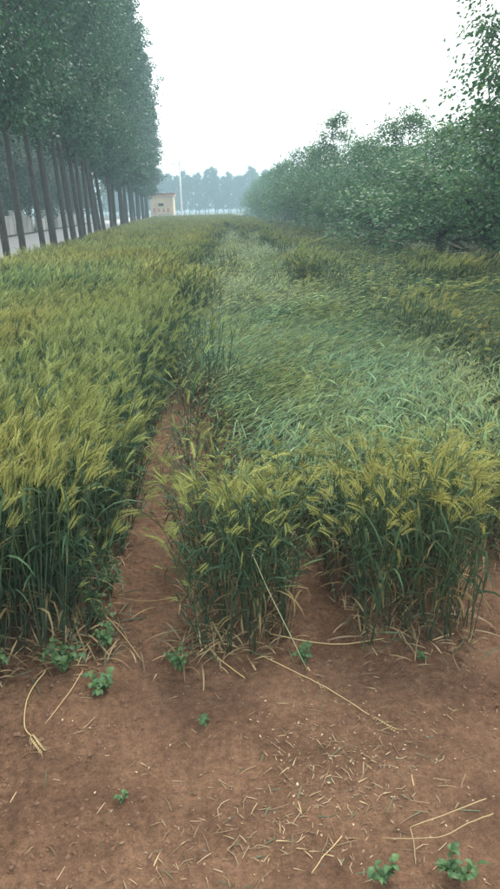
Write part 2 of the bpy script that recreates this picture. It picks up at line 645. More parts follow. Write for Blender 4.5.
def broad_meshes(seed, H, r, base_z, n_leaf, leaf, trunk_r=0.09, col3=(0.095, 0.205, 0.098), pointed=0.0, aspect=0.5, mat=None, shell=150):
    """low orchard tree: short trunk, spreading limbs, drooping outer sprays of long leaflets"""
    g = np.random.default_rng(seed)
    mb = MB()
    fork = base_z + 0.65
    mb.tube([(0, 0, -0.05), (0.02, 0.01, 0.12), (0.03, -0.02, fork * 0.5), (0.0, 0.02, fork)], [trunk_r * 1.5, trunk_r * 1.1, trunk_r, trunk_r * 0.85], 8)
    top = mb_top = np.array([0, 0.02, fork])
    tips = []
    nl = 7
    for k in range(nl + 1):
        a = 2 * math.pi * k / nl + g.uniform(-0.3, 0.3)
        e = g.uniform(0.35, 1.1) if k < nl else 1.45
        Ls = (H - fork) * g.uniform(0.6, 0.8) if k < nl else (H - fork) * 0.93
        d = np.array([math.cos(a) * math.cos(e) * r / (H - fork) * 1.6, math.sin(a) * math.cos(e) * r / (H - fork) * 1.6, math.sin(e)])
        p1 = top + d * Ls * 0.5 + np.array([0, 0, 0.1])
        p2 = top + d * Ls
        mb.tube([top, p1, p2], [trunk_r * 0.55, trunk_r * 0.35, 0.008], 5, cap=False)
        for u in np.linspace(0.25, 1.0, 7):
            b0 = top * (1 - u) ** 2 + 2 * p1 * u * (1 - u) + p2 * u * u
            for q in range(3):
                a2 = g.uniform(0, 2 * math.pi)
                l2 = g.uniform(0.3, 0.8) * (1.15 - 0.5 * u)
                b1 = b0 + np.array([math.cos(a2) * l2, math.sin(a2) * l2, g.uniform(-0.25, 0.45) * l2])
                mb.tube([b0, b1], [0.012, 0.004], 3, cap=False)
                tips.append((b0, b1))
    # outer shell sprays so that the outline is full down to the skirt
    P, D = [], []
    per = n_leaf / (len(tips) + shell)
    for (b0, b1) in tips:
        m = int(per * g.uniform(0.5, 1.5))
        u = g.uniform(0.2, 1.1, (m, 1))
        P.append(b0 + (b1 - b0) * u + 0.13 * np.clip(g.normal(0, 1, (m, 3)), -1.6, 1.6))
        dd = (b1 - b0) / (np.linalg.norm(b1 - b0) + 1e-6)
        D.append(np.repeat((dd * 0.6 + np.array([0, 0, -0.5]))[None], m, 0))
    for k in range(shell):
        a = g.uniform(0, 2 * math.pi)
        t = g.random() ** 0.9
        z = base_z + (H - base_z) * t
        prof = (math.sin(math.pi * (0.16 + 0.84 * t) ** 0.8)) ** 0.7 if t < 0.97 else 0.15
        prof = prof * (1 - pointed * t)
        rr = r * prof * g.uniform(0.6, 1.05) * (1 + 0.18 * math.sin(3 * a + seed))
        c0 = np.array([math.cos(a) * rr, math.sin(a) * rr, z])
        m = int(per * g.uniform(0.4, 1.6))
        sp = g.uniform(0.12, 0.26)
        P.append(c0 + sp * np.clip(g.normal(0, 1, (m, 3)), -1.6, 1.6))
        i0 = np.array([c0[0] * 0.3, c0[1] * 0.3, max(fork * 0.9, z - 0.45 * rr)])
        mb.tube([i0, (i0 + c0) / 2 + np.array([0, 0, 0.06]), c0], [0.012, 0.008, 0.003], 3, cap=False)
        D.append(np.repeat(np.array([math.cos(a) * 0.7, math.sin(a) * 0.7, -0.45])[None], m, 0))
    P, D = np.concatenate(P), np.concatenate(D)
    Q = leaf_quads(P, D, leaf, aspect, g, up=0.5)
    C = leaf_colours(len(Q), col3, g, 0.32, 0.1)
    return mb.mesh('orchard_trunk', M_BARK2, True), quads_mesh('orchard_crown', Q, mat or M_WALNUT, C)


def plant_tree(name, meshes, loc, rz, sc, label, cat, group, lean=(0, 0)):
    t = empty(name, loc, rz)
    t.rotation_mode = 'ZYX'
    t.rotation_euler = (lean[0], lean[1], rz)
    t.scale = (sc[0], sc[0], sc[1])
    link(bpy.data.objects.new('trunk', meshes[0]), t)
    link(bpy.data.objects.new('crown', meshes[1]), t)
    tag(t, label, cat, group)
    return t


g = np.random.default_rng(21)
POP_HI = [poplar_meshes(100 + i, 20.0, 1.9, 4.4, 30000, 0.097, 0.082, n_br=84) for i in range(4)]
POP_LO = [poplar_meshes(140 + i, 20.0, 1.9, 4.3, 9000, 0.18, 0.085, n_br=60) for i in range(3)]
y, k = 9.6, 0
row_y = []
while y < 99:
    row_y.append(y)
    y += 2.0 + g.uniform(-0.18, 0.18)
for k, y in enumerate(row_y):
    me = POP_HI[k % 4] if y < 46 else POP_LO[k % 3]
    if y < 15.0:              # trunk stands outside the picture
        lab = 'near poplar showing only crown leaves in the top left corner, %s nearest' % ordinal(k + 1)
    else:
        n_seen = k + 1 - sum(1 for v in row_y if v < 15.0)
        lab = 'tall poplar in the roadside row, %s trunk from the left picture edge' % ordinal(n_seen)
    t = plant_tree('poplar_tree', me, (tree_row_x(y) + g.uniform(-0.18, 0.18), y, 0), g.uniform(0, 6.28), (g.uniform(0.75, 1.18), g.uniform(0.86, 1.08)), lab, 'tree', 'poplars in the roadside row', (R(g.normal(0, 0.8)), R((-1.8 if y < 40 else -0.7) + g.normal(0, 1.0))))

# trees across the road, seen between the poplar trunks
BK = [broad_meshes(300 + i, 9.5, 2.9, 1.3, 8500, 0.2, 0.14, (0.065, 0.11, 0.05), aspect=0.75, mat=M_POPLAR) for i in range(3)]
k = 0
for y in np.arange(17, 112, 4.6):
    lab = 'dark broadleaf tree across the road, %s from the near end' % ordinal(k + 1)
    plant_tree('roadside_tree', BK[k % 3], (tree_row_x(y) - 10.2 + g.uniform(-1.0, 0.8), y, 0), g.uniform(0, 6.28), (g.uniform(0.9, 1.15), g.uniform(0.95, 1.35)), lab, 'tree', 'trees across the road')
    k += 1

# orchard on the right
OR_HI = [broad_meshes(400 + i, 5.0, 2.15, 0.4, 17000, 0.102, 0.085) for i in range(4)]
OR_LO = [broad_meshes(440 + i, 5.0, 2.15, 0.35, 7500, 0.16, 0.085) for i in range(3)]
OR_TALL = broad_meshes(470, 9.0, 2.15, 0.5, 60000, 0.09, 0.11, shell=700)
OR_PEAK = broad_meshes(471, 6.1, 2.1, 0.45, 15000, 0.115, 0.09, pointed=0.45)
front = [(10.8, 6.35, 'tall', 1.0), (13.0, 7.9, 'tall2', 0.84), (14.6, 6.1, 0, 0.64), (18.2, 6.2, 1, 0.66), (22.0, 6.3, 2, 0.80), (26.3, 6.4, 3, 0.74), (32.0, 6.3, 'peak', 0.86),
         (38.0, 6.6, 0, 0.86), (44.5, 6.8, 1, 0.98), (52.0, 7.1, 2, 0.84), (60.0, 7.3, 3, 1.0), (69.0, 7.6, 0, 1.0), (79.0, 8.0, 1, 1.02), (90.0, 8.4, 2, 1.05), (102.0, 8.8, 3, 1.05), (115.0, 9.3, 0, 1.05)]
for k, (y, x, v, s) in enumerate(front):
    if v == 'tall':
        me, lab = OR_TALL, 'tall leafy orchard tree cut by the right picture edge'
    elif v == 'tall2':
        me, lab = OR_TALL, 'second tall orchard tree just behind the one at the right picture edge'
    elif v == 'peak':
        me, lab = OR_PEAK, 'orchard tree with a pointed crown rising above its neighbours'
    else:
        me = OR_HI[v] if y < 40 else OR_LO[v % 3]
        lab = 'leafy orchard tree along the field edge, %s beyond the tall pair' % ordinal(k - 1)
    plant_tree('orchard_tree', me, (x, y, 0), g.uniform(0, 6.28), (1.0 if v in ('tall', 'tall2', 'peak') else g.uniform(0.95, 1.1), s), lab, 'tree', 'orchard trees along the field edge')
k = 0
for y in list(np.arange(15, 60, 4.4)) + list(np.arange(60, 110, 9)):
    plant_tree('orchard_tree', OR_LO[k % 3], (10.4 + 0.03 * y + g.uniform(-0.4, 0.4), y, 0), g.uniform(0, 6.28), (g.uniform(1.0, 1.15), g.uniform(0.85, 1.02)),
               'orchard tree of the second row behind the edge trees, %s from the near end' % ordinal(k + 1), 'tree', 'orchard trees of the second row')
    k += 1
# distant tree line
FAR = [poplar_meshes(500 + i, 11.5, 1.5, 1.5, 4600, 0.30, 0.12, n_br=95) for i in range(4)]
k = 0
for x in np.arange(-26, 27, 1.35):
    plant_tree('poplar_tree', FAR[k % 4], (x + g.uniform(-0.5, 0.5), 214 + g.uniform(-4, 5), 0), g.uniform(0, 6.28), (g.uniform(0.85, 1.15), g.uniform(0.86, 1.12)),
               'hazy poplar in the distant tree line, %s from its left end' % ordinal(k + 1), 'tree', 'poplars in the distant tree line')
    k += 1

# ------------------------------------------------------------------ pump kiosk at the field end
kb = empty('pump_kiosk', (-4.3, 92.0, 0), R(-3))
W2, DP, HT = 1.44, 2.6, 3.15
m = MB()
m.box(-W2, W2, 0, DP, -0.1, HT)
m.obj('wall', M_CREAM, kb)
m = MB()
m.box(-W2 - 0.16, W2 + 0.16, -0.16, DP + 0.16, HT + 0.002, HT + 0.16)
roof = m.obj('roof', M_CREAM, kb)
m = MB()
m.box(-W2 - 0.20, W2 + 0.20, -0.20, DP + 0.20, HT + 0.162, HT + 0.34)
m.obj('roof_edge', M_ROOF, roof)
m = MB()
m.box(-0.42, 0.22, -0.03, 0.05, 2.03, 2.33)
vent = m.obj('vent', M_DARK, kb)
for i in range(4):
    m = MB()
    m.add([(-0.40, -0.035, 2.06 + i * 0.068), (0.20, -0.035, 2.06 + i * 0.068), (0.20, -0.06, 2.04 + i * 0.068), (-0.40, -0.06, 2.04 + i * 0.068),
           (-0.40, -0.035, 2.075 + i * 0.068), (0.20, -0.035, 2.075 + i * 0.068), (0.20, -0.06, 2.055 + i * 0.068), (-0.40, -0.06, 2.055 + i * 0.068)],
          [(0, 1, 2, 3), (4, 7, 6, 5), (3, 2, 6, 7), (0, 4, 5, 1)])
    m.obj('slat', M_DARK, vent)
gl = np.random.default_rng(3)
for i, cx in enumerate((-0.98, -0.42, 0.18, 0.76)):       # row of four painted red characters, too blurred to read
    m = MB()
    s = 0.19
    for dz in ((-1, 0.1, 1), (-0.7, 0.6), (-1, -0.2, 0.7), (-0.9, 0, 0.9))[i]:
        w = s * gl.uniform(0.6, 1.0)
        m.box(cx - w, cx + w, -0.012, -0.002, 1.52 + dz * s - 0.028, 1.52 + dz * s + 0.028)
    for dx in ((0,), (-0.5, 0.5), (0.1,), (-0.55, 0.6))[i]:
        m.box(cx + dx * s - 0.028, cx + dx * s + 0.028, -0.018, -0.0125, 1.52 - s, 1.52 + s)
    m.obj('painted_character', M_RED, kb)
for i, (x0, x1, z) in enumerate(((-1.1, -0.75, 1.02), (-0.5, 1.2, 0.95), (-1.1, -0.6, 0.72), (-0.45, 1.15, 0.68))):
    m = MB()
    m.box(x0, x1, -0.008, -0.002, z, z + 0.09)
    m.obj('painted_line', M_GREYPAINT, kb)
tag(kb, 'small cream pump kiosk with red roof edge at the field end', 'kiosk')

# ------------------------------------------------------------------ street lamp
lp = empty('street_lamp', (-2.1, 104.0, 0), 0)
m = MB()
m.tube([(0, 0, -0.1), (0, 0, 0.02), (0, 0, 3.4), (0, 0, 7.6)], [0.17, 0.15, 0.13, 0.09], 10)
m.obj('pole', M_POLE, lp, True)
m = MB()
m.tube([(0, 0, 7.45), (-0.25, 0, 7.55), (-0.7, 0, 7.56)], [0.05, 0.045, 0.04], 6)
m.obj('arm', M_POLE, lp, True)
m = MB()
m.box(-1.12, -0.55, -0.14, 0.14, 7.50, 7.64)
m.obj('lamp_head', M_POLE, lp)
m = MB()
m.box(-0.22, 0.22, -0.35, 0.35, 7.78, 7.83)
m.tube([(0, 0, 7.55), (0, 0, 7.79)], [0.04, 0.04], 6)
m.obj('solar_panel', M_POLE, lp)
m = MB()
m.box(-0.3, 0.3, -0.3, 0.3, -0.05, 0.25)
m.obj('base', M_ROAD, lp)
tag(lp, 'slim white street lamp standing beside the cream kiosk', 'street lamp')

# ------------------------------------------------------------------ white wall and house across the road
wallroot = empty('boundary_wall', (0, 0, 0))
wv = 9.2
y = 34.0
pm = MB()
pm.box(-0.17, 0.17, -0.17, 0.17, 0, 1.75)
pm.box(-0.21, 0.21, -0.21, 0.21, 1.752, 1.83)
pillar_me = pm.mesh('wall_pillar', M_WHITEWALL)
pnl = MB()
pnl.box(-0.09, 0.09, 0.175, 3.325, 0, 1.32)
pnl.box(-0.13, 0.13, 0.175, 3.325, 1.322, 1.40)
panel_me = pnl.mesh('wall_panel', M_WHITEWALL)
ang = math.atan(0.027)
i = 0
while y < 96:
    o = link(bpy.data.objects.new('pillar', pillar_me), wallroot)
    o.location = (tree_row_x(y) - wv, y, 0)
    o.rotation_euler = (0, 0, ang)
    if i % 5 not in (2, 4):
        o = link(bpy.data.objects.new('panel', panel_me), wallroot)
        o.location = (tree_row_x(y) - wv, y, 0)
        o.rotation_euler = (0, 0, ang)
    y += 3.5
    i += 1
tag(wallroot, 'white roadside wall with pillars glimpsed between the poplar trunks', 'wall')


def house(x, y, w, d, h, label):
    b = empty('house', (x, y, 0), ang)
    m = MB()
    m.box(-w, 0, 0, d, -0.1, h)
    m.obj('wall', M_BEIGE, b)
    m = MB()
    m.add([(-w - .4, -.4, h), (.4, -.4, h), (.4, d + .4, h), (-w - .4, d + .4, h), (-w / 2, -.4, h + 1.5), (-w / 2, d + .4, h + 1.5)],
          [(0, 1, 4), (3, 5, 2), (0, 4, 5, 3), (1, 2, 5, 4), (0, 3, 2, 1)])
    m.obj('roof', M_TILE, b)
    for i in range(int(d // 3)):
        m = MB()
        y0 = 0.9 + i * 3.0
        m.box(-0.02, 0.04, y0, y0 + 1.2, 1.0, 2.2)
        wd = m.obj('window', M_WHITEWALL, b)
        for a, c in ((0.06, 0.57), (0.63, 1.14)):
            m = MB()
            m.box(0.042, 0.05, y0 + a, y0 + c, 1.08, 2.12)
            m.obj('pane', M_GLASS, wd)
    tag(b, label, 'house')


house(-17.2, 44, 6, 10, 3.2, 'beige low house with tiled roof beyond the roadside wall, nearer one')
house(-19.2, 66, 6, 13, 3.2, 'beige low house with tiled roof beyond the roadside wall, farther one')

# ------------------------------------------------------------------ wheat
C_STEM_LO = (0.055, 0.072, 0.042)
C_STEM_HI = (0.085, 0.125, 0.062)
C_LEAF = (0.033, 0.065, 0.034)
C_LEAF_PALE = (0.175, 0.275, 0.130)
C_EAR = (0.262, 0.288, 0.092)
C_AWN = (0.350, 0.360, 0.130)
C_DRY = (0.30, 0.225, 0.11)


def stalk_curve(g, kind, L):
    """list of points (x along lean, z up) and heading angle from vertical"""
    n = 7 if kind != 'lodged' else 8
    if kind == 'stand':
        t0, t1, nod = R(g.uniform(1, 8)), R(g.uniform(2, 11)), R(g.uniform(0, 34))
        th = [t0 + t1 * (i / (n - 1)) ** 2 for i in range(n)]
    elif kind == 'half':       # pushed over by wind, ears streaming away
        t0, t1, nod = R(g.uniform(18, 32)), R(g.uniform(28, 46)), R(g.uniform(5, 30))
        th = [t0 + t1 * (i / (n - 1)) ** 0.8 for i in range(n)]
    elif kind == 'drape':
        t0, t1, nod = R(g.uniform(4, 14)), R(g.uniform(20, 55)), R(g.uniform(5, 50))
        th = [t0 + t1 * (i / (n - 1)) ** 1.8 for i in range(n)]
    else:
        hi = R(g.uniform(64, 95))
        nod = R(g.uniform(-25, 22))
        th = [R(20) + (hi - R(20)) * min(1, (i / (n - 1)) / 0.42) ** 0.7 for i in range(n)]
    seg = L / (n - 1)
    p = np.zeros(3)
    pts = [p.copy()]
    wob = g.normal(0, 0.035, n)
    for i in range(n - 1):
        p = p + seg * np.array([math.sin(th[i]), wob[i], math.cos(th[i])])
        pts.append(p.copy())
    return pts, th, nod


def blade(g, base, az, e0, L, W, c, droop, tip_dry=0.0, segs=5, twist=0.6):
    """leaf blade as a strip; e0: angle from vertical, droop: added angle along the blade"""
    vs_, fs_, cs_ = [], [], []
    p = np.array(base, float)
    h = np.array([math.cos(az), math.sin(az), 0])
    sd = np.array([-math.sin(az), math.cos(az), 0])
    kink = g.random() < 0.3
    tw = g.uniform(-twist, twist)
    for i in range(segs + 1):
        t = i / segs
        e = e0 + droop * t ** (1.3) + (0.9 if kink and t > 0.55 else 0)
        if i:
            p = p + (L / segs) * (h * math.sin(e) + np.array([0, 0, math.cos(e)]))
        w = W * 0.5 * (0.55 + 0.45 * min(1, t * 4)) * (1 - t ** 2.2) + 0.0003
        a = tw * t * 2
        nrm = np.array([0, 0, 1]) * math.sin(e) - h * math.cos(e)
        s = sd * math.cos(a) + nrm * math.sin(a)
        vs_ += [tuple(p - s * w), tuple(p + s * w)]
        k = max(0.0, min(1.0, (t - (1 - tip_dry)) / 0.25)) if tip_dry > 0 else 0
        cc = tuple(c[j] * (1 - k) + C_DRY[j] * k for j in range(3))
        cs_ += [cc, cc]
    for i in range(segs):
        fs_.append((2 * i, 2 * i + 1, 2 * i + 3, 2 * i + 2))
    return MB().add(vs_, fs_, cs_)


def ear_parts(g, base, th, L, detail, cE, cA, lean_side=0.0):
    """bearded ear: spikelets in two ranks plus awns. returns (ear MB, awn MB)"""
    E, A = MB(), MB()
    nseg = 9 if detail else 3
    p = np.array(base, float)
    cur = R(g.uniform(0, 35))
    pts, hs = [], []
    for i in range(nseg + 1):
        e = th + cur * i / nseg
        d = np.array([math.sin(e), lean_side, math.cos(e)])
        d /= np.linalg.norm(d)
        pts.append(p.copy())
        hs.append(d)
        p = p + d * (L / nseg)
    if detail:
        rot = g.uniform(0, math.pi)
        for i in range(nseg):
            d = hs[i]
            s = np.cross(d, [0.2, 0.9, 0.3])
            s /= np.linalg.norm(s)
            b = np.cross(d, s)
            s2 = s * math.cos(rot) + b * math.sin(rot)
            b2 = -s * math.sin(rot) + b * math.cos(rot)
            tap = 1.0 - 0.45 * abs(i / (nseg - 1) - 0.4) * 1.6
            for sg in (-1, 1):
                o = pts[i] + (L / nseg) * 0.5 * (sg > 0) * d
                ax = d * 0.86 + s2 * sg * 0.5
                ax /= np.linalg.norm(ax)
                q = o + s2 * sg * 0.0022
                w, l = 0.0034 * tap, 0.0145
                sh = g.uniform(0.8, 1.2)
                c = tuple(np.array(cE) * sh)
                mid = q + ax * l * 0.42
                side = np.cross(ax, b2)
                vs_ = [tuple(q), tuple(mid + side * w), tuple(mid + b2 * w * 1.1), tuple(mid - side * w), tuple(mid - b2 * w * 1.1), tuple(q + ax * l)]
                E.add(vs_, [(0, 2, 1), (0, 3, 2), (0, 4, 3), (0, 1, 4), (1, 2, 5), (2, 3, 5), (3, 4, 5), (4, 1, 5)], c)
                al = g.uniform(0.028, 0.055)
                ad = d * 0.93 + s2 * sg * g.uniform(0.12, 0.5) + b2 * g.uniform(-0.38, 0.38)
                ad /= np.linalg.norm(ad)
                wv_ = np.cross(ad, b2 + 0.3 * s2)
                wv_ /= np.linalg.norm(wv_) + 1e-9
                a0 = q + ax * l * 0.8
                A.add([tuple(a0 - wv_ * 0.00045), tuple(a0 + wv_ * 0.00045), tuple(a0 + ad * al)], [(0, 1, 2)], tuple(np.array(cA) * g.uniform(0.75, 1.25)))
    else:
        E.tube(pts, [0.0028, 0.0072, 0.0066, 0.002], 4, cE, cap=False)
        for i in range(6):
            o = pts[1 + i % 3]
            ad = hs[2] + g.normal(0, 0.2, 3)
            ad /= np.linalg.norm(ad)
            wv_ = np.cross(ad, g.normal(0, 1, 3))
            wv_ /= np.linalg.norm(wv_) + 1e-9
            A.add([tuple(o - wv_ * 0.0016), tuple(o + wv_ * 0.0016), tuple(o + ad * g.uniform(0.04, 0.065))], [(0, 1, 2)], tuple(np.array(cA) * g.uniform(0.75, 1.25)))
    return E, A


def stalk_parts(seed, kind, detail=True):
    """one wheat stalk, leaning towards local +X: returns dict of MBs"""
    g = np.random.default_rng(seed)
    L = g.uniform(0.56, 0.68) if kind != 'lodged' else g.uniform(0.55, 0.75)
    pts, th, nod = stalk_curve(g, kind, L)
    stem = MB()
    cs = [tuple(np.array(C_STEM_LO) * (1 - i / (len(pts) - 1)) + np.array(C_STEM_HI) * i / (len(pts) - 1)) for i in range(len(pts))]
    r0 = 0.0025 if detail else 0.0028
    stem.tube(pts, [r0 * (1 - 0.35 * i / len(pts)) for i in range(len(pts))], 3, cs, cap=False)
    leaves = []
    nl = {'stand': 4, 'half': 3, 'drape': 2, 'lodged': 5}[kind] - (0 if detail else 1)
    for j in range(nl):
        u = ((0.30 if kind == 'stand' else 0.18) + 0.62 * (j + g.uniform(0, 0.6)) / nl)
        f = u * (len(pts) - 1)
        i = int(f)
        b = pts[i] * (1 - (f - i)) + pts[min(i + 1, len(pts) - 1)] * (f - i)
        az = g.uniform(0, 2 * math.pi) if kind in ('stand', 'drape') else g.normal(0, 0.5)
        if kind == 'lodged':
            e0, dr, c = R(g.uniform(40, 85)), R(g.uniform(0, 45)), tuple(np.array(C_LEAF_PALE) * g.uniform(0.7, 1.15))
        else:
            e0, dr, c = R(g.uniform(8, 32)), R(g.uniform(35, 150)), tuple(np.array(C_LEAF) * g.uniform(0.75, 1.35))
            if j == nl - 1 and kind != 'drape' and g.random() < 0.75:                       # flag leaf, upright beside the ear
                u = g.uniform(0.78, 0.9)
                e0, dr, c = R(g.uniform(6, 30)), R(g.uniform(10, 80)), tuple(np.array(C_LEAF) * g.uniform(1.2, 1.8))
                f = u * (len(pts) - 1)
                i = int(f)
                b = pts[i] * (1 - (f - i)) + pts[min(i + 1, len(pts) - 1)] * (f - i)
        old = j == 0 and g.random() < 0.14
        if old:
            c = tuple(np.array(C_DRY) * g.uniform(0.5, 0.9))
            e0, dr = R(60), R(90)
        leaves.append(blade(g, b, az, e0, g.uniform(0.13, 0.24) * (0.8 if kind == 'lodged' else 1), g.uniform(0.007, 0.012) * (0.95 if kind == 'lodged' else 1) * (1 if detail else 1.3), c, dr,
                            g.uniform(0.1, 0.5) if g.random() < 0.3 else 0, 5 if detail else 3))
    pale = kind == 'lodged'
    k = g.uniform(0.8, 1.2)
    cE = np.array((0.225, 0.285, 0.120) if pale else C_EAR) * k
    cA = np.array((0.29, 0.34, 0.15) if pale else C_AWN) * k
    ear, awn = ear_parts(g, pts[-1], th[-1] + nod, g.uniform(0.055, 0.078), detail, tuple(cE), tuple(cA), g.normal(0, 0.12))
    return dict(stem=stem, leaves=leaves, ear=ear, awn=awn)


def joined(parts):
    m = MB()
    m.join(parts['stem'])
    for l_ in parts['leaves']:
        m.join(l_)
    m.join(parts['ear'])
    m.join(parts['awn'])
    return m


tmpl = bpy.data.collections.new('wheat_templates')      # shapes for the scatter, not placed in the scene themselves
KIND_IDX = {}
names = []


def add_tmpl(key, me):
    nm = 'shape_%03d' % len(names)
    o = bpy.data.objects.new(nm, me)
    tmpl.objects.link(o)
    KIND_IDX.setdefault(key, []).append(len(names))
    names.append(nm)


NV = {'stand': 18, 'half': 12, 'drape': 16, 'lodged': 14}
PARTS = {}
for kd, n_ in NV.items():
    PARTS[kd] = [stalk_parts(1000 + 37 * i + len(kd) * 1000, kd) for i in range(n_)]
    for p_ in PARTS[kd]:
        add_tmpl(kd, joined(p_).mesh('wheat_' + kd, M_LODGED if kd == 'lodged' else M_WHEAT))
for kd, n_p, spread in (('stand', 26, 0.2), ('half', 26, 0.2), ('lodged', 22, 0.2)):
    for v in range(4):
        g2 = np.random.default_rng(77 + v + 10 * len(kd))
        sm = MB()
        for q in range(n_p):
            st = joined(stalk_parts(int(g2.integers(1, 1e6)), kd, False))
            s = g2.uniform(0.88, 1.1)
            Mx = Matrix.Translation((g2.uniform(-spread, spread), g2.uniform(-spread, spread), 0)) @ Matrix.Rotation(g2.normal(0, 0.45 if kd != 'lodged' else 0.3), 4, 'Z') @ Matrix.Scale(s, 4)
            sm.join(st, Mx)
        add_tmpl('p_' + kd, sm.mesh('wheat_tuft_' + kd, M_LODGED if kd == 'lodged' else M_WHEAT))


def scatter_group(coll):
    ng = bpy.data.node_groups.new('wheat_scatter', 'GeometryNodeTree')
    ng.interface.new_socket('Geometry', in_out='INPUT', socket_type='NodeSocketGeometry')
    ng.interface.new_socket('Geometry', in_out='OUTPUT', socket_type='NodeSocketGeometry')
    n, l = ng.nodes, ng.links
    gi, go = n.new('NodeGroupInput'), n.new('NodeGroupOutput')
    ci = n.new('GeometryNodeCollectionInfo')
    ci.inputs['Collection'].default_value = coll
    ci.inputs['Separate Children'].default_value = True
    ci.inputs['Reset Children'].default_value = True
    ip = n.new('GeometryNodeInstanceOnPoints')
    ip.inputs['Pick Instance'].default_value = True

    def attr(name, dt):
        a = n.new('GeometryNodeInputNamedAttribute')
        a.data_type = dt
        a.inputs['Name'].default_value = name
        return a.outputs[0]
    e = n.new('FunctionNodeEulerToRotation')
    l.new(attr('rot', 'FLOAT_VECTOR'), e.inputs[0])
    l.new(gi.outputs[0], ip.inputs['Points'])
    l.new(ci.outputs[0], ip.inputs['Instance'])
    l.new(attr('idx', 'INT'), ip.inputs['Instance Index'])
    l.new(e.outputs[0], ip.inputs['Rotation'])
    l.new(attr('scl', 'FLOAT_VECTOR'), ip.inputs['Scale'])
    l.new(ip.outputs[0], go.inputs[0])
    return ng


NG = scatter_group(tmpl)


def scatter(name, label, cat, P, ROT, SCL, IDX, ng=None):
    me = bpy.data.meshes.new(name)
    n = len(P)
    me.vertices.add(n)
    me.vertices.foreach_set('co', np.asarray(P, np.float32).ravel())
    for nm, dt, key, arr in (('rot', 'FLOAT_VECTOR', 'vector', ROT), ('scl', 'FLOAT_VECTOR', 'vector', SCL)):
        a = me.attributes.new(nm, dt, 'POINT')
        a.data.foreach_set(key, np.asarray(arr, np.float32).ravel())
    a = me.attributes.new('idx', 'INT', 'POINT')
    a.data.foreach_set('value', np.asarray(IDX, np.int32))
    o = link(bpy.data.objects.new(name, me))
    md = o.modifiers.new('scatter', 'NODES')
    md.node_group = ng or NG
    tag(o, label, cat, kind='stuff')
    return o


def sample(y0, y1, dens):
    """jittered points in the view wedge plus a margin to either side, inside the field"""
    st = 1 / math.sqrt(dens)
    ys = np.arange(y0, y1, st)
    out = []
    for yy in ys:
        lo = max(field_left(yy), -0.31 * yy - 1.6)
        hi = min(field_right(yy), 0.47 * yy + 1.6)
        xs = np.arange(lo, hi, st)
        out.append(np.stack([xs, np.full(len(xs), yy)], 1))
    p = np.concatenate(out)
    return p + rng.uniform(-0.6, 0.6, p.shape) * st


near = np.concatenate([sample(2.0, 3.3, 950), sample(3.3, 8.6, 600)])
thin = fbm(near[:, 0] * 1.3, near[:, 1] * 0.9, 61, 3)
cellx, celly = np.floor(near[:, 0] / 0.075), np.floor(near[:, 1] / 0.075)
hx = 0.5 + 0.35 * vnoise(cellx * 3.7 + 0.5, celly * 5.3 + 0.5, 71)
hy = 0.5 + 0.35 * vnoise(cellx * 4.1 + 0.5, celly * 3.1 + 0.5, 72)
ctr = np.stack([(cellx + hx) * 0.075, (celly + hy) * 0.075], 1)       # tillers of one plant rise from one foot
outw = near - ctr
pull = np.where(near[:, 1] < 4.5, 0.62, 0.3)[:, None]
near = near - outw * pull
keep = (rng.random(len(near)) < np.where(near[:, 1] > 2.5, np.clip(1.0 - 1.1 * (thin - 0.15), 0.35, 1), 1)) & (near[:, 1] > front_edge(near[:, 0])) & ~path_mask(near[:, 0], near[:, 1])
near = near[keep]
far = np.concatenate([sample(8.6, 18.0, 17.0), sample(18.0, FIELD_END, 9.0)])
far = far[(far[:, 0] > field_left(far[:, 1]) + 0.1) & (far[:, 0] < field_right(far[:, 1]) - 0.1)]


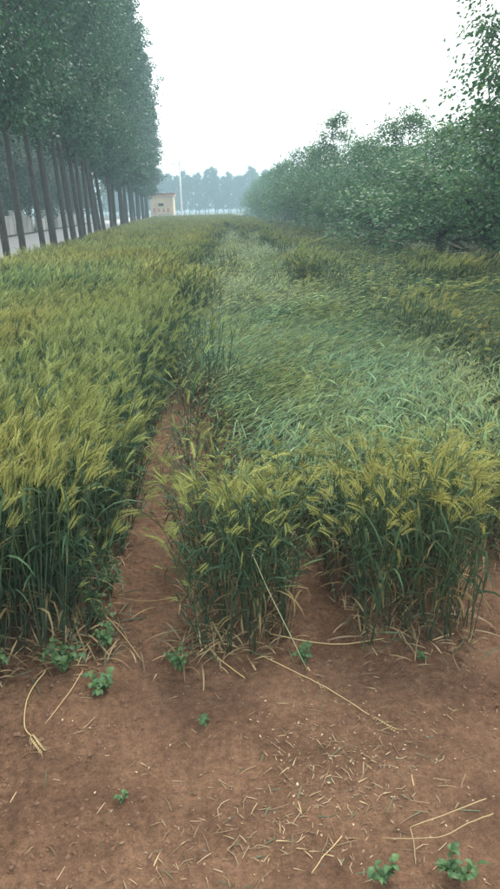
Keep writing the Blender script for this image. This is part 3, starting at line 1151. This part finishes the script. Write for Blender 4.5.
def lay(P, is_far):
    """for each point: kind, azimuth of lean, base tilt, scale"""
    n = len(P)
    x, y = P[:, 0], P[:, 1]
    lod = lodged_mask(x, y)
    hi = np.interp(y, LR[:, 0], LR[:, 1])
    rightside = (x > hi - 0.35) & ~lod & (y > 3.3)
    frontband = (x > -0.1) & ~lod & ~rightside & (y < 5)
    n1 = fbm(x * 0.55, y * 0.35, 11, 3)
    n2 = fbm(x * 1.5, y * 0.9, 12, 3)
    n3 = fbm(x * 0.9 + 40, y * 0.6, 13, 3)
    n4 = fbm(x * 0.6 + 12, y * 0.42, 15, 2)
    kind = np.full(n, 'stand', dtype=object)
    az = np.full(n, 0.0)
    tilt = np.zeros(n)
    scl = rng.uniform(0.88, 1.10, n) * (1 + 0.07 * n1)
    # left crop: leaning a little to the right and away
    az[:] = R(35) + n1 * 1.2 + rng.normal(0, 1.0, n)
    tilt[:] = R(2) + R(7) * np.clip(n2 + 0.1, 0, 1) + rng.normal(0, R(4), n)
    # right crop: pushed over in gusty waves towards the right
    r = rightside
    push = np.clip(0.55 + 0.9 * n2, 0, 1)
    kind[r & (push > 0.14)] = 'half'
    az[r] = R(18) + 0.7 * n3[r] + rng.normal(0, 0.28, r.sum())
    tilt[r] = R(4) + R(14) * push[r]
    # lodged swath: flat, swirling
    kind[lod] = 'lodged'
    az[lod] = R(42) + 1.7 * n4[lod] + 0.6 * n3[lod] + rng.normal(0, 0.36, lod.sum())
    tilt[lod] = rng.normal(0, R(6), lod.sum())
    up = lod & (rng.random(n) < 0.05 + 0.12 * (n2 > 0.45))
    kind[up] = 'half'
    scl[up] *= 0.75
    # front band: ears hang over towards the camera between upright clumps
    f = frontband
    clump = ((np.abs(x - 0.08) < 0.24) | (np.abs(x - 0.73) < 0.24)) & (y < 2.36)
    fd = f & ~clump
    kind[fd] = 'drape'
    az[fd] = R(-70) + 1.2 * n3[fd] + rng.normal(0, 1.0, fd.sum())
    tilt[fd] = rng.normal(R(2), R(5), fd.sum())
    scl[fd] *= np.interp(y[fd], [2.1, 2.5, 3.0, 3.6, 4.4], [0.94, 0.90, 0.72, 0.58, 0.50])
    fc = f & clump
    az[fc] = rng.uniform(0, 6.28, fc.sum())
    tilt[fc] = np.abs(rng.normal(R(2), R(5), fc.sum()))
    scl[fc] *= 0.95
    # thin, leaning plants along the trodden strip
    edge = (np.abs(x + 0.27) < 0.29) & (y < 6.5) & ~lod & (rng.random(n) < 0.72)
    scl[edge] *= rng.uniform(0.4, 0.9, edge.sum())
    az[edge] = np.where(x[edge] < -0.27, 0.0, math.pi) + rng.normal(0, 0.8, edge.sum())     # they flop into the gap
    tilt[edge] = np.abs(rng.normal(R(4), R(12), edge.sum()))
    if is_far:
        scl *= 1.08
    z = soil_height(x, y)
    return kind, az, tilt, scl, z, lod, rightside, frontband


def build_idx(kind, prefix=''):
    idx = np.zeros(len(kind), int)
    for k_ in set(kind):
        key = prefix + k_
        if key not in KIND_IDX:
            key = prefix + 'stand'
        ch = KIND_IDX[key]
        mk = kind == k_
        idx[mk] = rng.choice(ch, mk.sum())
    return idx


def rot_from(az, tilt):
    """lean by tilt towards azimuth az, shape's own +X also turned to az: euler XYZ = Rz(az) Ry(tilt)"""
    return np.stack([rng.normal(0, R(2.5), len(az)), tilt, az], 1)


kN, aN, tN, sN, zN, lodN, rN, fN = lay(near, False)
gap = lodN & (rng.random(len(near)) < 0.25 + 0.5 * np.clip(fbm(near[:, 0] * 2.6, near[:, 1] * 2.0, 81, 2) + 0.1, 0, 1))
sel = ~gap
near = near[sel]
kN, aN, tN, sN, zN, lodN, rN, fN = (v_[sel] for v_ in (kN, aN, tN, sN, zN, lodN, rN, fN))
iN = build_idx(kN)
pN = np.stack([near[:, 0], near[:, 1], zN - 0.004], 1)
rotN = rot_from(aN, tN)
kF, aF, tF, sF, zF, lodF, rF, fF = lay(far, True)
kF[fF & ~lodF] = 'stand'
iF = build_idx(kF, 'p_')
pF = np.stack([far[:, 0], far[:, 1], zF], 1)
rotF = rot_from(aF, tF * 0.6)

# the stalks that stand foremost become things of their own
clump_sets = []
fr = front_edge(near[:, 0])
depth = near[:, 1] - fr
for (x0, x1, cnt, lab) in ((-0.95, -0.40, 100, 'upright green wheat stalk with yellow bearded ear, front edge left of the dirt strip'),
                           (-0.14, 0.32, 100, 'upright green wheat stalk with bearded ear in the middle clump beside the dirt strip'),
                           (0.49, 0.98, 100, 'upright green wheat stalk with bearded ear in the dark clump at lower right')):
    cand = np.where((near[:, 0] > x0) & (near[:, 0] < x1) & (kN == 'stand'))[0]
    cand = cand[np.argsort(depth[cand])][:cnt]
    clump_sets.append((cand, lab))
single = np.zeros(len(near), bool)
PM = []                       # part meshes per upright variant
for p_ in PARTS['stand']:
    PM.append(dict(stem=p_['stem'].mesh('stem', M_WHEAT), leaves=[b_.mesh('leaf', M_WHEAT) for b_ in p_['leaves']],
                   ear=p_['ear'].mesh('ear', M_WHEAT), awn=p_['awn'].mesh('awns', M_WHEAT)))
base_i = KIND_IDX['stand'][0]
for gi_, (cand, lab) in enumerate(clump_sets):
    single[cand] = True
    grp = ('wheat stalks at the front left edge', 'wheat stalks of the middle clump', 'wheat stalks of the lower right clump')[gi_]
    for q in cand:
        t = empty('wheat_stalk', tuple(pN[q]))
        t.rotation_euler = tuple(rotN[q])
        t.scale = (sN[q],) * 3
        pm_ = PM[iN[q] - base_i]
        link(bpy.data.objects.new('stem', pm_['stem']), t)
        for b_ in pm_['leaves']:
            link(bpy.data.objects.new('leaf', b_), t)
        e_ = link(bpy.data.objects.new('ear', pm_['ear']), t)
        link(bpy.data.objects.new('awns', pm_['awn']), e_)
        tag(t, lab, 'wheat stalk', grp)

s3 = lambda s: np.repeat(np.asarray(s)[:, None], 3, 1)
allP = np.concatenate([pN[~single], pF])
allR = np.concatenate([rotN[~single], rotF])
allS = np.concatenate([s3(sN[~single]), s3(sF)])
allI = np.concatenate([iN[~single], iF])
allL = np.concatenate([lodN[~single], lodF])
allRt = np.concatenate([rN[~single], rF])
allF = np.concatenate([fN[~single], fF & (far[:, 1] < 0)])
left = ~allL & ~allRt & ~allF
for nm, lab, mk in (('standing_wheat', 'standing yellow green wheat filling the left of the field', left),
                    ('flattened_wheat', 'pale green wheat flattened in a swath down the middle of the field', allL),
                    ('windblown_wheat', 'yellow green wheat pushed over along the right of the field', allRt & ~allL),
                    ('drooping_wheat', 'wheat with golden ears hanging over the dark hollow at the front', allF & ~allL & ~allRt)):
    scatter(nm, lab, 'wheat', allP[mk], allR[mk], allS[mk], allI[mk])

# ------------------------------------------------------------------ foreground: weeds, straw, clods
def weed_leaf(seed, L, W, lobed=True, c=(0.060, 0.125, 0.048)):
    g = np.random.default_rng(seed)
    ts = [0, 0.12, 0.25, 0.36, 0.5, 0.62, 0.78, 0.9, 1.0]
    ws = [0.05, 0.35, 0.9, 0.72, 1.0, 0.7, 0.62, 0.3, 0.0] if lobed else [0.05, 0.45, 0.85, 1.0, 0.95, 0.8, 0.5, 0.25, 0]
    vs_, fs_, cs_ = [], [], []
    for t, w in zip(ts, ws):
        z = 0.25 * L * math.sin(t * 2.4) - 0.2 * L * t * t
        vs_ += [(t * L, -w * W / 2, z + 0.10 * W * w), (t * L, 0, z), (t * L, w * W / 2, z + 0.10 * W * w)]
        k = g.uniform(0.85, 1.15)
        cs_ += [tuple(np.array(c) * k), tuple(np.array(c) * 1.15 * k), tuple(np.array(c) * k)]
    for i in range(len(ts) - 1):
        a = 3 * i
        fs_ += [(a, a + 1, a + 4, a + 3), (a + 1, a + 2, a + 5, a + 4)]
    return MB().add(vs_, fs_, cs_)


WL = [weed_leaf(1, 0.05, 0.036).mesh('weed_leaf', M_WEED), weed_leaf(2, 0.045, 0.026).mesh('weed_leaf', M_WEED),
      weed_leaf(3, 0.055, 0.03, False).mesh('weed_leaf', M_WEED), weed_leaf(4, 0.04, 0.034, True, (0.075, 0.135, 0.048)).mesh('weed_leaf', M_WEED)]


def weed(x, y, n_leaf, h, spread, seed, label, sc=1.0):
    g = np.random.default_rng(seed)
    z = float(soil_height(np.array([x]), np.array([y]))[0])
    t = empty('weed', (x, y, z), g.uniform(0, 6.28))
    m = MB()
    n_leaf = int(n_leaf * 3.2)
    sc *= 0.78
    h *= 1.15
    nst = max(4, n_leaf // 6)
    tips = []
    for i in range(nst):
        a = g.uniform(0, 6.28)
        tip = np.array([math.cos(a) * spread * g.uniform(0.3, 0.8), math.sin(a) * spread * g.uniform(0.3, 0.8), h * g.uniform(0.5, 1)])
        m.tube([(0, 0, -0.01), tuple(tip * np.array([0.35, 0.35, 0.6])), tuple(tip)], [0.0025, 0.002, 0.001], 4, (0.11, 0.17, 0.06))
        tips.append(tip)
    m.obj('stem', M_WEED, t)
    for i in range(n_leaf):
        tip = tips[i % nst]
        u = g.uniform(0.25, 1.05)
        o = link(bpy.data.objects.new('leaf', WL[int(g.integers(0, 4))]), t)
        o.location = tuple(tip * u * np.array([0.9, 0.9, 1.0]) + np.array([0, 0, 0.006]))
        o.rotation_euler = (g.normal(0, 0.3), g.uniform(-0.5, 0.4), g.uniform(0, 6.28))
        s = g.uniform(0.55, 1.1) * sc
        o.scale = (s, s, s)
    tag(t, label, 'weed', 'weeds on the soil')


weed(-0.545, 2.10, 22, 0.09, 0.11, 1, 'leafy green weed at the foot of the wheat left of the dirt strip')
weed(-0.405, 1.985, 18, 0.05, 0.075, 2, 'low leafy weed on bare soil in front of the dirt strip')
weed(-0.78, 2.05, 26, 0.17, 0.13, 3, 'taller green weed under the wheat at the left picture edge', 1.1)
weed(-0.135, 2.06, 16, 0.07, 0.06, 4, 'small feathery weed at the left foot of the middle clump', 0.7)
weed(-0.055, 1.80, 8, 0.025, 0.03, 5, 'tiny lone weed on open soil below the middle clump', 0.55)
weed(0.305, 2.08, 12, 0.06, 0.05, 6, 'small weed in the hollow between the two right clumps', 0.7)
weed(0.375, 1.21, 9, 0.04, 0.05, 7, 'bright weed at the bottom picture edge, left of the bent straw', 0.8)
weed(0.55, 1.20, 14, 0.05, 0.075, 8, 'bright leafy weed under the bent yellow straw at lower right', 0.8)
weed(-0.41, 2.24, 14, 0.10, 0.07, 9, 'weed with pointed leaves at the near left side of the dirt strip', 0.85)
weed(-0.44, 2.62, 20, 0.16, 0.10, 10, 'fresh green weed on the left side of the dirt strip midway', 0.9)
weed(-0.43, 3.05, 22, 0.20, 0.10, 11, 'bright green weed farther up the left side of the dirt strip', 0.9)
weed(-0.46, 2.38, 18, 0.13, 0.09, 21, 'weed with drooping leaves between the two nearest weeds of the dirt strip', 0.9)
weed(-0.42, 3.6, 20, 0.22, 0.10, 22, 'topmost bright weed on the left side of the dirt strip', 0.95)
weed(-0.285, 1.52, 5, 0.015, 0.025, 12, 'single seedling on the smooth soil at lower left', 0.5)
weed(0.72, 2.04, 6, 0.03, 0.03, 13, 'tiny weed at the foot of the dark right clump', 0.5)


def ground_z(p):
    return float(soil_height(np.array([p[0]]), np.array([p[1]]))[0])


def straw(pts, r, c, label, group=None, ear=False, name='straw', lift=None):
    """dry stalk along ground points"""
    o3 = []
    for i, p in enumerate(pts):
        z = (p[2] if len(p) > 2 else 0.0)
        o3.append(Vector((p[0], p[1], ground_z(p) + r * 0.9 + z)))
    b = o3[0].copy()
    t = empty(name, tuple(b))
    m = MB()
    k_ = [o3[0]] + o3 + [o3[-1]]
    sm_ = []
    for i in range(1, len(k_) - 2):
        for u in (0, 0.25, 0.5, 0.75):
            a_, b_, c_, d_ = k_[i - 1], k_[i], k_[i + 1], k_[i + 2]
            sm_.append(0.5 * ((2 * b_) + (c_ - a_) * u + (2 * a_ - 5 * b_ + 4 * c_ - d_) * u * u + (3 * b_ - a_ - 3 * c_ + d_) * u ** 3))
    sm_.append(o3[-1])
    rel = [tuple(p - b + Vector((random.uniform(-1, 1), random.uniform(-1, 1), 0)) * r * 0.7) for p in sm_]
    m.tube(rel, [r * (1 - 0.3 * i / len(rel)) for i in range(len(rel))], 5, c)
    m.obj('stem', M_STRAW, t, True)
    if ear:
        d = (o3[-1] - o3[-2]).normalized()
        g2 = np.random.default_rng(int(abs(pts[0][0]) * 1000))
        E, A = ear_parts(g2, (0, 0, 0), 0.0, 0.085, True, (0.42, 0.33, 0.16), (0.45, 0.36, 0.18))
        Q = d.to_track_quat('Z', 'Y').to_matrix().to_4x4()
        Mx = Matrix.Translation(o3[-1] - b + Vector((0, 0, 0.004))) @ Q
        m2 = MB().join(E, Mx)
        eo = m2.obj('ear', M_STRAW, t)
        MB().join(A, Mx).obj('awns', M_STRAW, eo)
    tag(t, label, 'straw', group)


ST = (0.36, 0.26, 0.13)
straw([(0.16, 2.13), (0.27, 2.02), (0.36, 1.93), (0.46, 1.80), (0.485, 1.76)], 0.0026, ST, 'long dry wheat stalk with an ear lying across the soil below the hollow', ear=True)
straw([(-0.60, 2.08, 0.02), (-0.635, 1.97, 0.01), (-0.62, 1.83), (-0.585, 1.775)], 0.0022, (0.46, 0.37, 0.17), 'bent yellow stalk with an ear hanging from the left wheat onto soil', ear=True)
straw([(-0.47, 2.06, 0.03), (-0.50, 1.94, 0.01), (-0.555, 1.83)], 0.002, ST, 'thin straw leaning from the weeds to the soil at left')
straw([(0.70, 1.35, 0.02), (0.62, 1.32, 0.03), (0.53, 1.285, 0.03), (0.40, 1.325, 0.01)], 0.0019, (0.42, 0.31, 0.155), 'thick bright yellow straw curving in from the right edge')
straw([(0.70, 1.40, 0.02), (0.60, 1.37, 0.02), (0.475, 1.335, 0.02)], 0.0017, (0.40, 0.30, 0.15), 'upper of the two yellow straws at the lower right corner')
straw([(0.475, 1.335, 0.018), (0.472, 1.29, 0.01), (0.462, 1.245)], 0.0015, (0.40, 0.31, 0.17), 'short straw hanging down from the bent yellow straw')
straw([(-0.03, 2.16, 0.02), (0.02, 2.08, 0.015), (0.09, 2.00)], 0.003, (0.40, 0.28, 0.13), 'dry brown stalk at the foot of the middle clump')
straw([(0.20, 2.22, 0.02), (0.42, 2.14, 0.01), (0.62, 2.16, 0.01)], 0.0022, (0.38, 0.31, 0.15), 'pale stalk stretched across the foot of the hollow')
straw([(0.14, 2.17, 0.38), (0.22, 2.10, 0.20), (0.31, 2.03, 0.01)], 0.002, (0.28, 0.31, 0.17), 'snapped green stalk slanting from the middle clump down to soil', ear=True)
straw([(-0.42, 2.55, 0.02), (-0.28, 2.50, 0.02), (-0.13, 2.53, 0.02)], 0.0022, ST, 'straw lying straight across the dirt strip')
straw([(-0.38, 3.35, 0.02), (-0.26, 3.28, 0.03), (-0.14, 3.42, 0.03)], 0.0024, ST, 'bowed yellow straw across the upper dirt strip')
straw([(-0.43, 2.36, 0.06), (-0.35, 2.26, 0.03), (-0.27, 2.12)], 0.002, (0.44, 0.33, 0.16), 'slanting straw on the near end of the dirt strip')
straw([(0.30, 1.35), (0.245, 1.30), (0.205, 1.255)], 0.0018, ST, 'stout straw near the bottom picture edge')

# short straw fragments, each its own thing
gS = np.random.default_rng(91)
FR = []
for i in range(8):
    m = MB()
    L = [0.02, 0.03, 0.045, 0.06, 0.025, 0.035, 0.018, 0.075][i]
    k1 = gS.normal(0, 0.10) * L
    m.tube([(-L / 2, 0, 0), (0, k1, 0.001), (L / 2, 0, 0)], [0.0010, 0.0012, 0.0008], 4, tuple(np.array([(0.28, 0.20, 0.115), (0.19, 0.13, 0.075), (0.34, 0.26, 0.155)][i % 3])))
    FR.append(m.mesh('straw_piece', M_STRAW))
spots = []
while len(spots) < 230:
    u = gS.random()
    if u < 0.45:
        x, y = gS.normal(0.30, 0.16), gS.normal(1.58, 0.16)
    elif u < 0.72:
        x, y = gS.normal(-0.02, 0.16), gS.normal(1.36, 0.09)
    else:
        x, y = gS.uniform(-0.75, 0.9), gS.uniform(1.12, 2.05)
    if 1.08 < y < 2.08 and -0.9 < x < 1.0:
        spots.append((x, y))
for i, (x, y) in enumerate(spots):
    o = link(bpy.data.objects.new('straw_piece', FR[int(gS.integers(0, 8))]))
    o.location = (x, y, ground_z((x, y)) + 0.0025)
    o.rotation_euler = (0, gS.normal(0, 0.12), gS.uniform(0, 6.28))
    s = gS.uniform(0.6, 1.25)
    o.scale = (s, 1, 1)
    tag(o, 'short dry straw fragment lying on the bare brown soil', 'straw', 'straw fragments on the soil')

# dead basal leaves and fallen blades round the feet of the wheat: uncountable
dl = bpy.data.collections.new('dead_leaf_templates')
for i in range(8):
    gd = np.random.default_rng(700 + i)
    c_ = [(0.27, 0.20, 0.105), (0.20, 0.145, 0.08), (0.32, 0.25, 0.13), (0.075, 0.105, 0.058)][i % 4]
    m = blade(gd, (0, 0, 0), 0.0, R(gd.uniform(35, 80)), gd.uniform(0.06, 0.17), gd.uniform(0.003, 0.007), c_, R(gd.uniform(10, 75)), 0, 5, 1.2)
    dl.objects.link(bpy.data.objects.new('shape_%03d' % i, m.mesh('dead_leaf', M_STRAW)))
nD = 2600
xD = gS.uniform(-1.3, 1.6, nD)
yD = front_edge(xD) + gS.normal(0.10, 0.10, nD)
sdp = gS.random(nD) < 0.3
yD[sdp] = gS.uniform(2.1, 5.5, sdp.sum())
xD[sdp] = -0.265 + np.where(gS.random(sdp.sum()) < 0.5, -1, 1) * gS.normal(0.17, 0.05, sdp.sum())
okd = ~((np.abs(xD + 0.265) < 0.11)) | (gS.random(nD) < 0.15)
xD, yD = xD[okd], yD[okd]
xD = np.concatenate([xD, gS.normal(0.02, 0.17, 90), gS.normal(0.32, 0.17, 100), gS.uniform(-0.7, 0.8, 90)])
yD = np.concatenate([yD, gS.normal(1.33, 0.10, 90), gS.normal(1.58, 0.16, 100), gS.uniform(1.1, 2.0, 90)])
nD = len(xD)
low = np.where(yD < 2.0, 0.55, 1.0)
scatter('dead_leaves', 'dry tan leaf blades tangled round the feet of the wheat', 'dead leaves', np.stack([xD, yD, soil_height(xD, yD) + 0.004], 1),
        np.stack([gS.normal(0, 0.3, nD), np.where(yD < 2.0, 0.25, gS.normal(0, 0.25, nD)), gS.uniform(0, 6.28, nD)], 1), s3(gS.uniform(0.5, 1.2, nD) * low) * np.stack([low * 0 + 1, low * 0 + 1, np.where(yD < 2.0, 0.35, 1.0)], 1), gS.integers(0, 8, nD), scatter_group(dl))

# chaff flakes and crumbs: uncountable
cf = bpy.data.collections.new('litter_templates')
for i in range(4):
    m = MB()
    L, W = 0.010 + 0.003 * i, 0.0035
    m.add([(-L / 2, 0, 0), (0, -W, 0.0015), (L / 2, 0, 0.001), (0, W, 0.0015)], [(0, 1, 2, 3)], [(0.30, 0.22, 0.14), (0.36, 0.28, 0.18), (0.22, 0.16, 0.10), (0.18, 0.13, 0.08)][i])
    cf.objects.link(bpy.data.objects.new('shape_%03d' % i, m.mesh('chaff', M_STRAW)))
nC = 900
xC, yC = gS.uniform(-1.1, 1.3, nC), 1.0 + 1.35 * gS.random(nC)
xC[:350], yC[:350] = gS.normal(0.33, 0.22, 350), gS.normal(1.6, 0.2, 350)
ok = (yC > 1.0)
xC, yC = xC[ok], yC[ok]
nC = len(xC)
scatter('chaff', 'pale chaff flakes strewn over the bare soil', 'chaff', np.stack([xC, yC, soil_height(xC, yC) + 0.0015], 1),
        np.stack([gS.normal(0, 0.2, nC), gS.normal(0, 0.2, nC), gS.uniform(0, 6.28, nC)], 1), s3(0.3 + 0.8 * gS.random(nC) ** 2), gS.integers(0, 4, nC), scatter_group(cf))
cl = bpy.data.collections.new('clod_templates')
for i in range(5):
    gg = np.random.default_rng(50 + i)
    n_ = 6
    vs_ = [(0, 0, 0.75 * gg.uniform(0.7, 1.1))]
    for ring, (zz, rr) in enumerate(((0.45, 0.75), (-0.1, 1.0))):
        for j in range(n_):
            a = 2 * math.pi * (j + 0.5 * ring) / n_
            q = rr * gg.uniform(0.7, 1.25)
            vs_.append((math.cos(a) * q, math.sin(a) * q, zz * gg.uniform(0.7, 1.3)))
    fs_ = [(0, 1 + j, 1 + (j + 1) % n_) for j in range(n_)]
    for j in range(n_):
        fs_ += [(1 + j, 1 + n_ + j, 1 + (j + 1) % n_), (1 + (j + 1) % n_, 1 + n_ + j, 1 + n_ + (j + 1) % n_)]
    cl.objects.link(bpy.data.objects.new('shape_%03d' % i, MB().add(vs_, fs_).mesh('clod', M_CLOD, True)))
nK = 14000
xK, yK = gS.uniform(-1.2, 1.4, nK), 1.0 + 1.4 * gS.random(nK)
dn = 0.45 + 0.9 * fbm(xK * 1.4 + 4, yK * 1.7, 9, 2)
ok = gS.random(nK) < np.clip(dn, 0.06, 1)
xK, yK = xK[ok], yK[ok]
xP, yP = gS.uniform(-0.45, -0.08, 900), gS.uniform(2.1, 6.0, 900)
xK, yK = np.concatenate([xK, xP]), np.concatenate([yK, yP])
nK = len(xK)
sK = 0.0014 + 0.0075 * gS.random(nK) ** 6
scatter('soil_crumbs', 'brown soil crumbs and small clods over the ground', 'soil', np.stack([xK, yK, soil_height(xK, yK)], 1),
        np.stack([gS.normal(0, 0.3, nK), gS.normal(0, 0.3, nK), gS.uniform(0, 6.28, nK)], 1),
        np.stack([sK, sK * gS.uniform(0.7, 1.2, nK), sK * 0.8], 1), gS.integers(0, 5, nK), scatter_group(cl))

# ------------------------------------------------------------------ haze: humid bluish air
hm, hn, hl, hout = new_mat('humid_air')
pv = hn.new('ShaderNodeVolumePrincipled')
pv.inputs['Color'].default_value = (0.58, 0.84, 0.95, 1)
pv.inputs['Density'].default_value = 0.0031
pv.inputs['Anisotropy'].default_value = 0.0
hl.new(pv.outputs[0], hout.inputs['Volume'])
m = MB()
m.box(-760, 760, -120, 960, -1.5, 24.5)
hz = m.obj('haze', hm)
tag(hz, 'pale bluish humid haze thickening over the far trees', 'haze', kind='stuff')
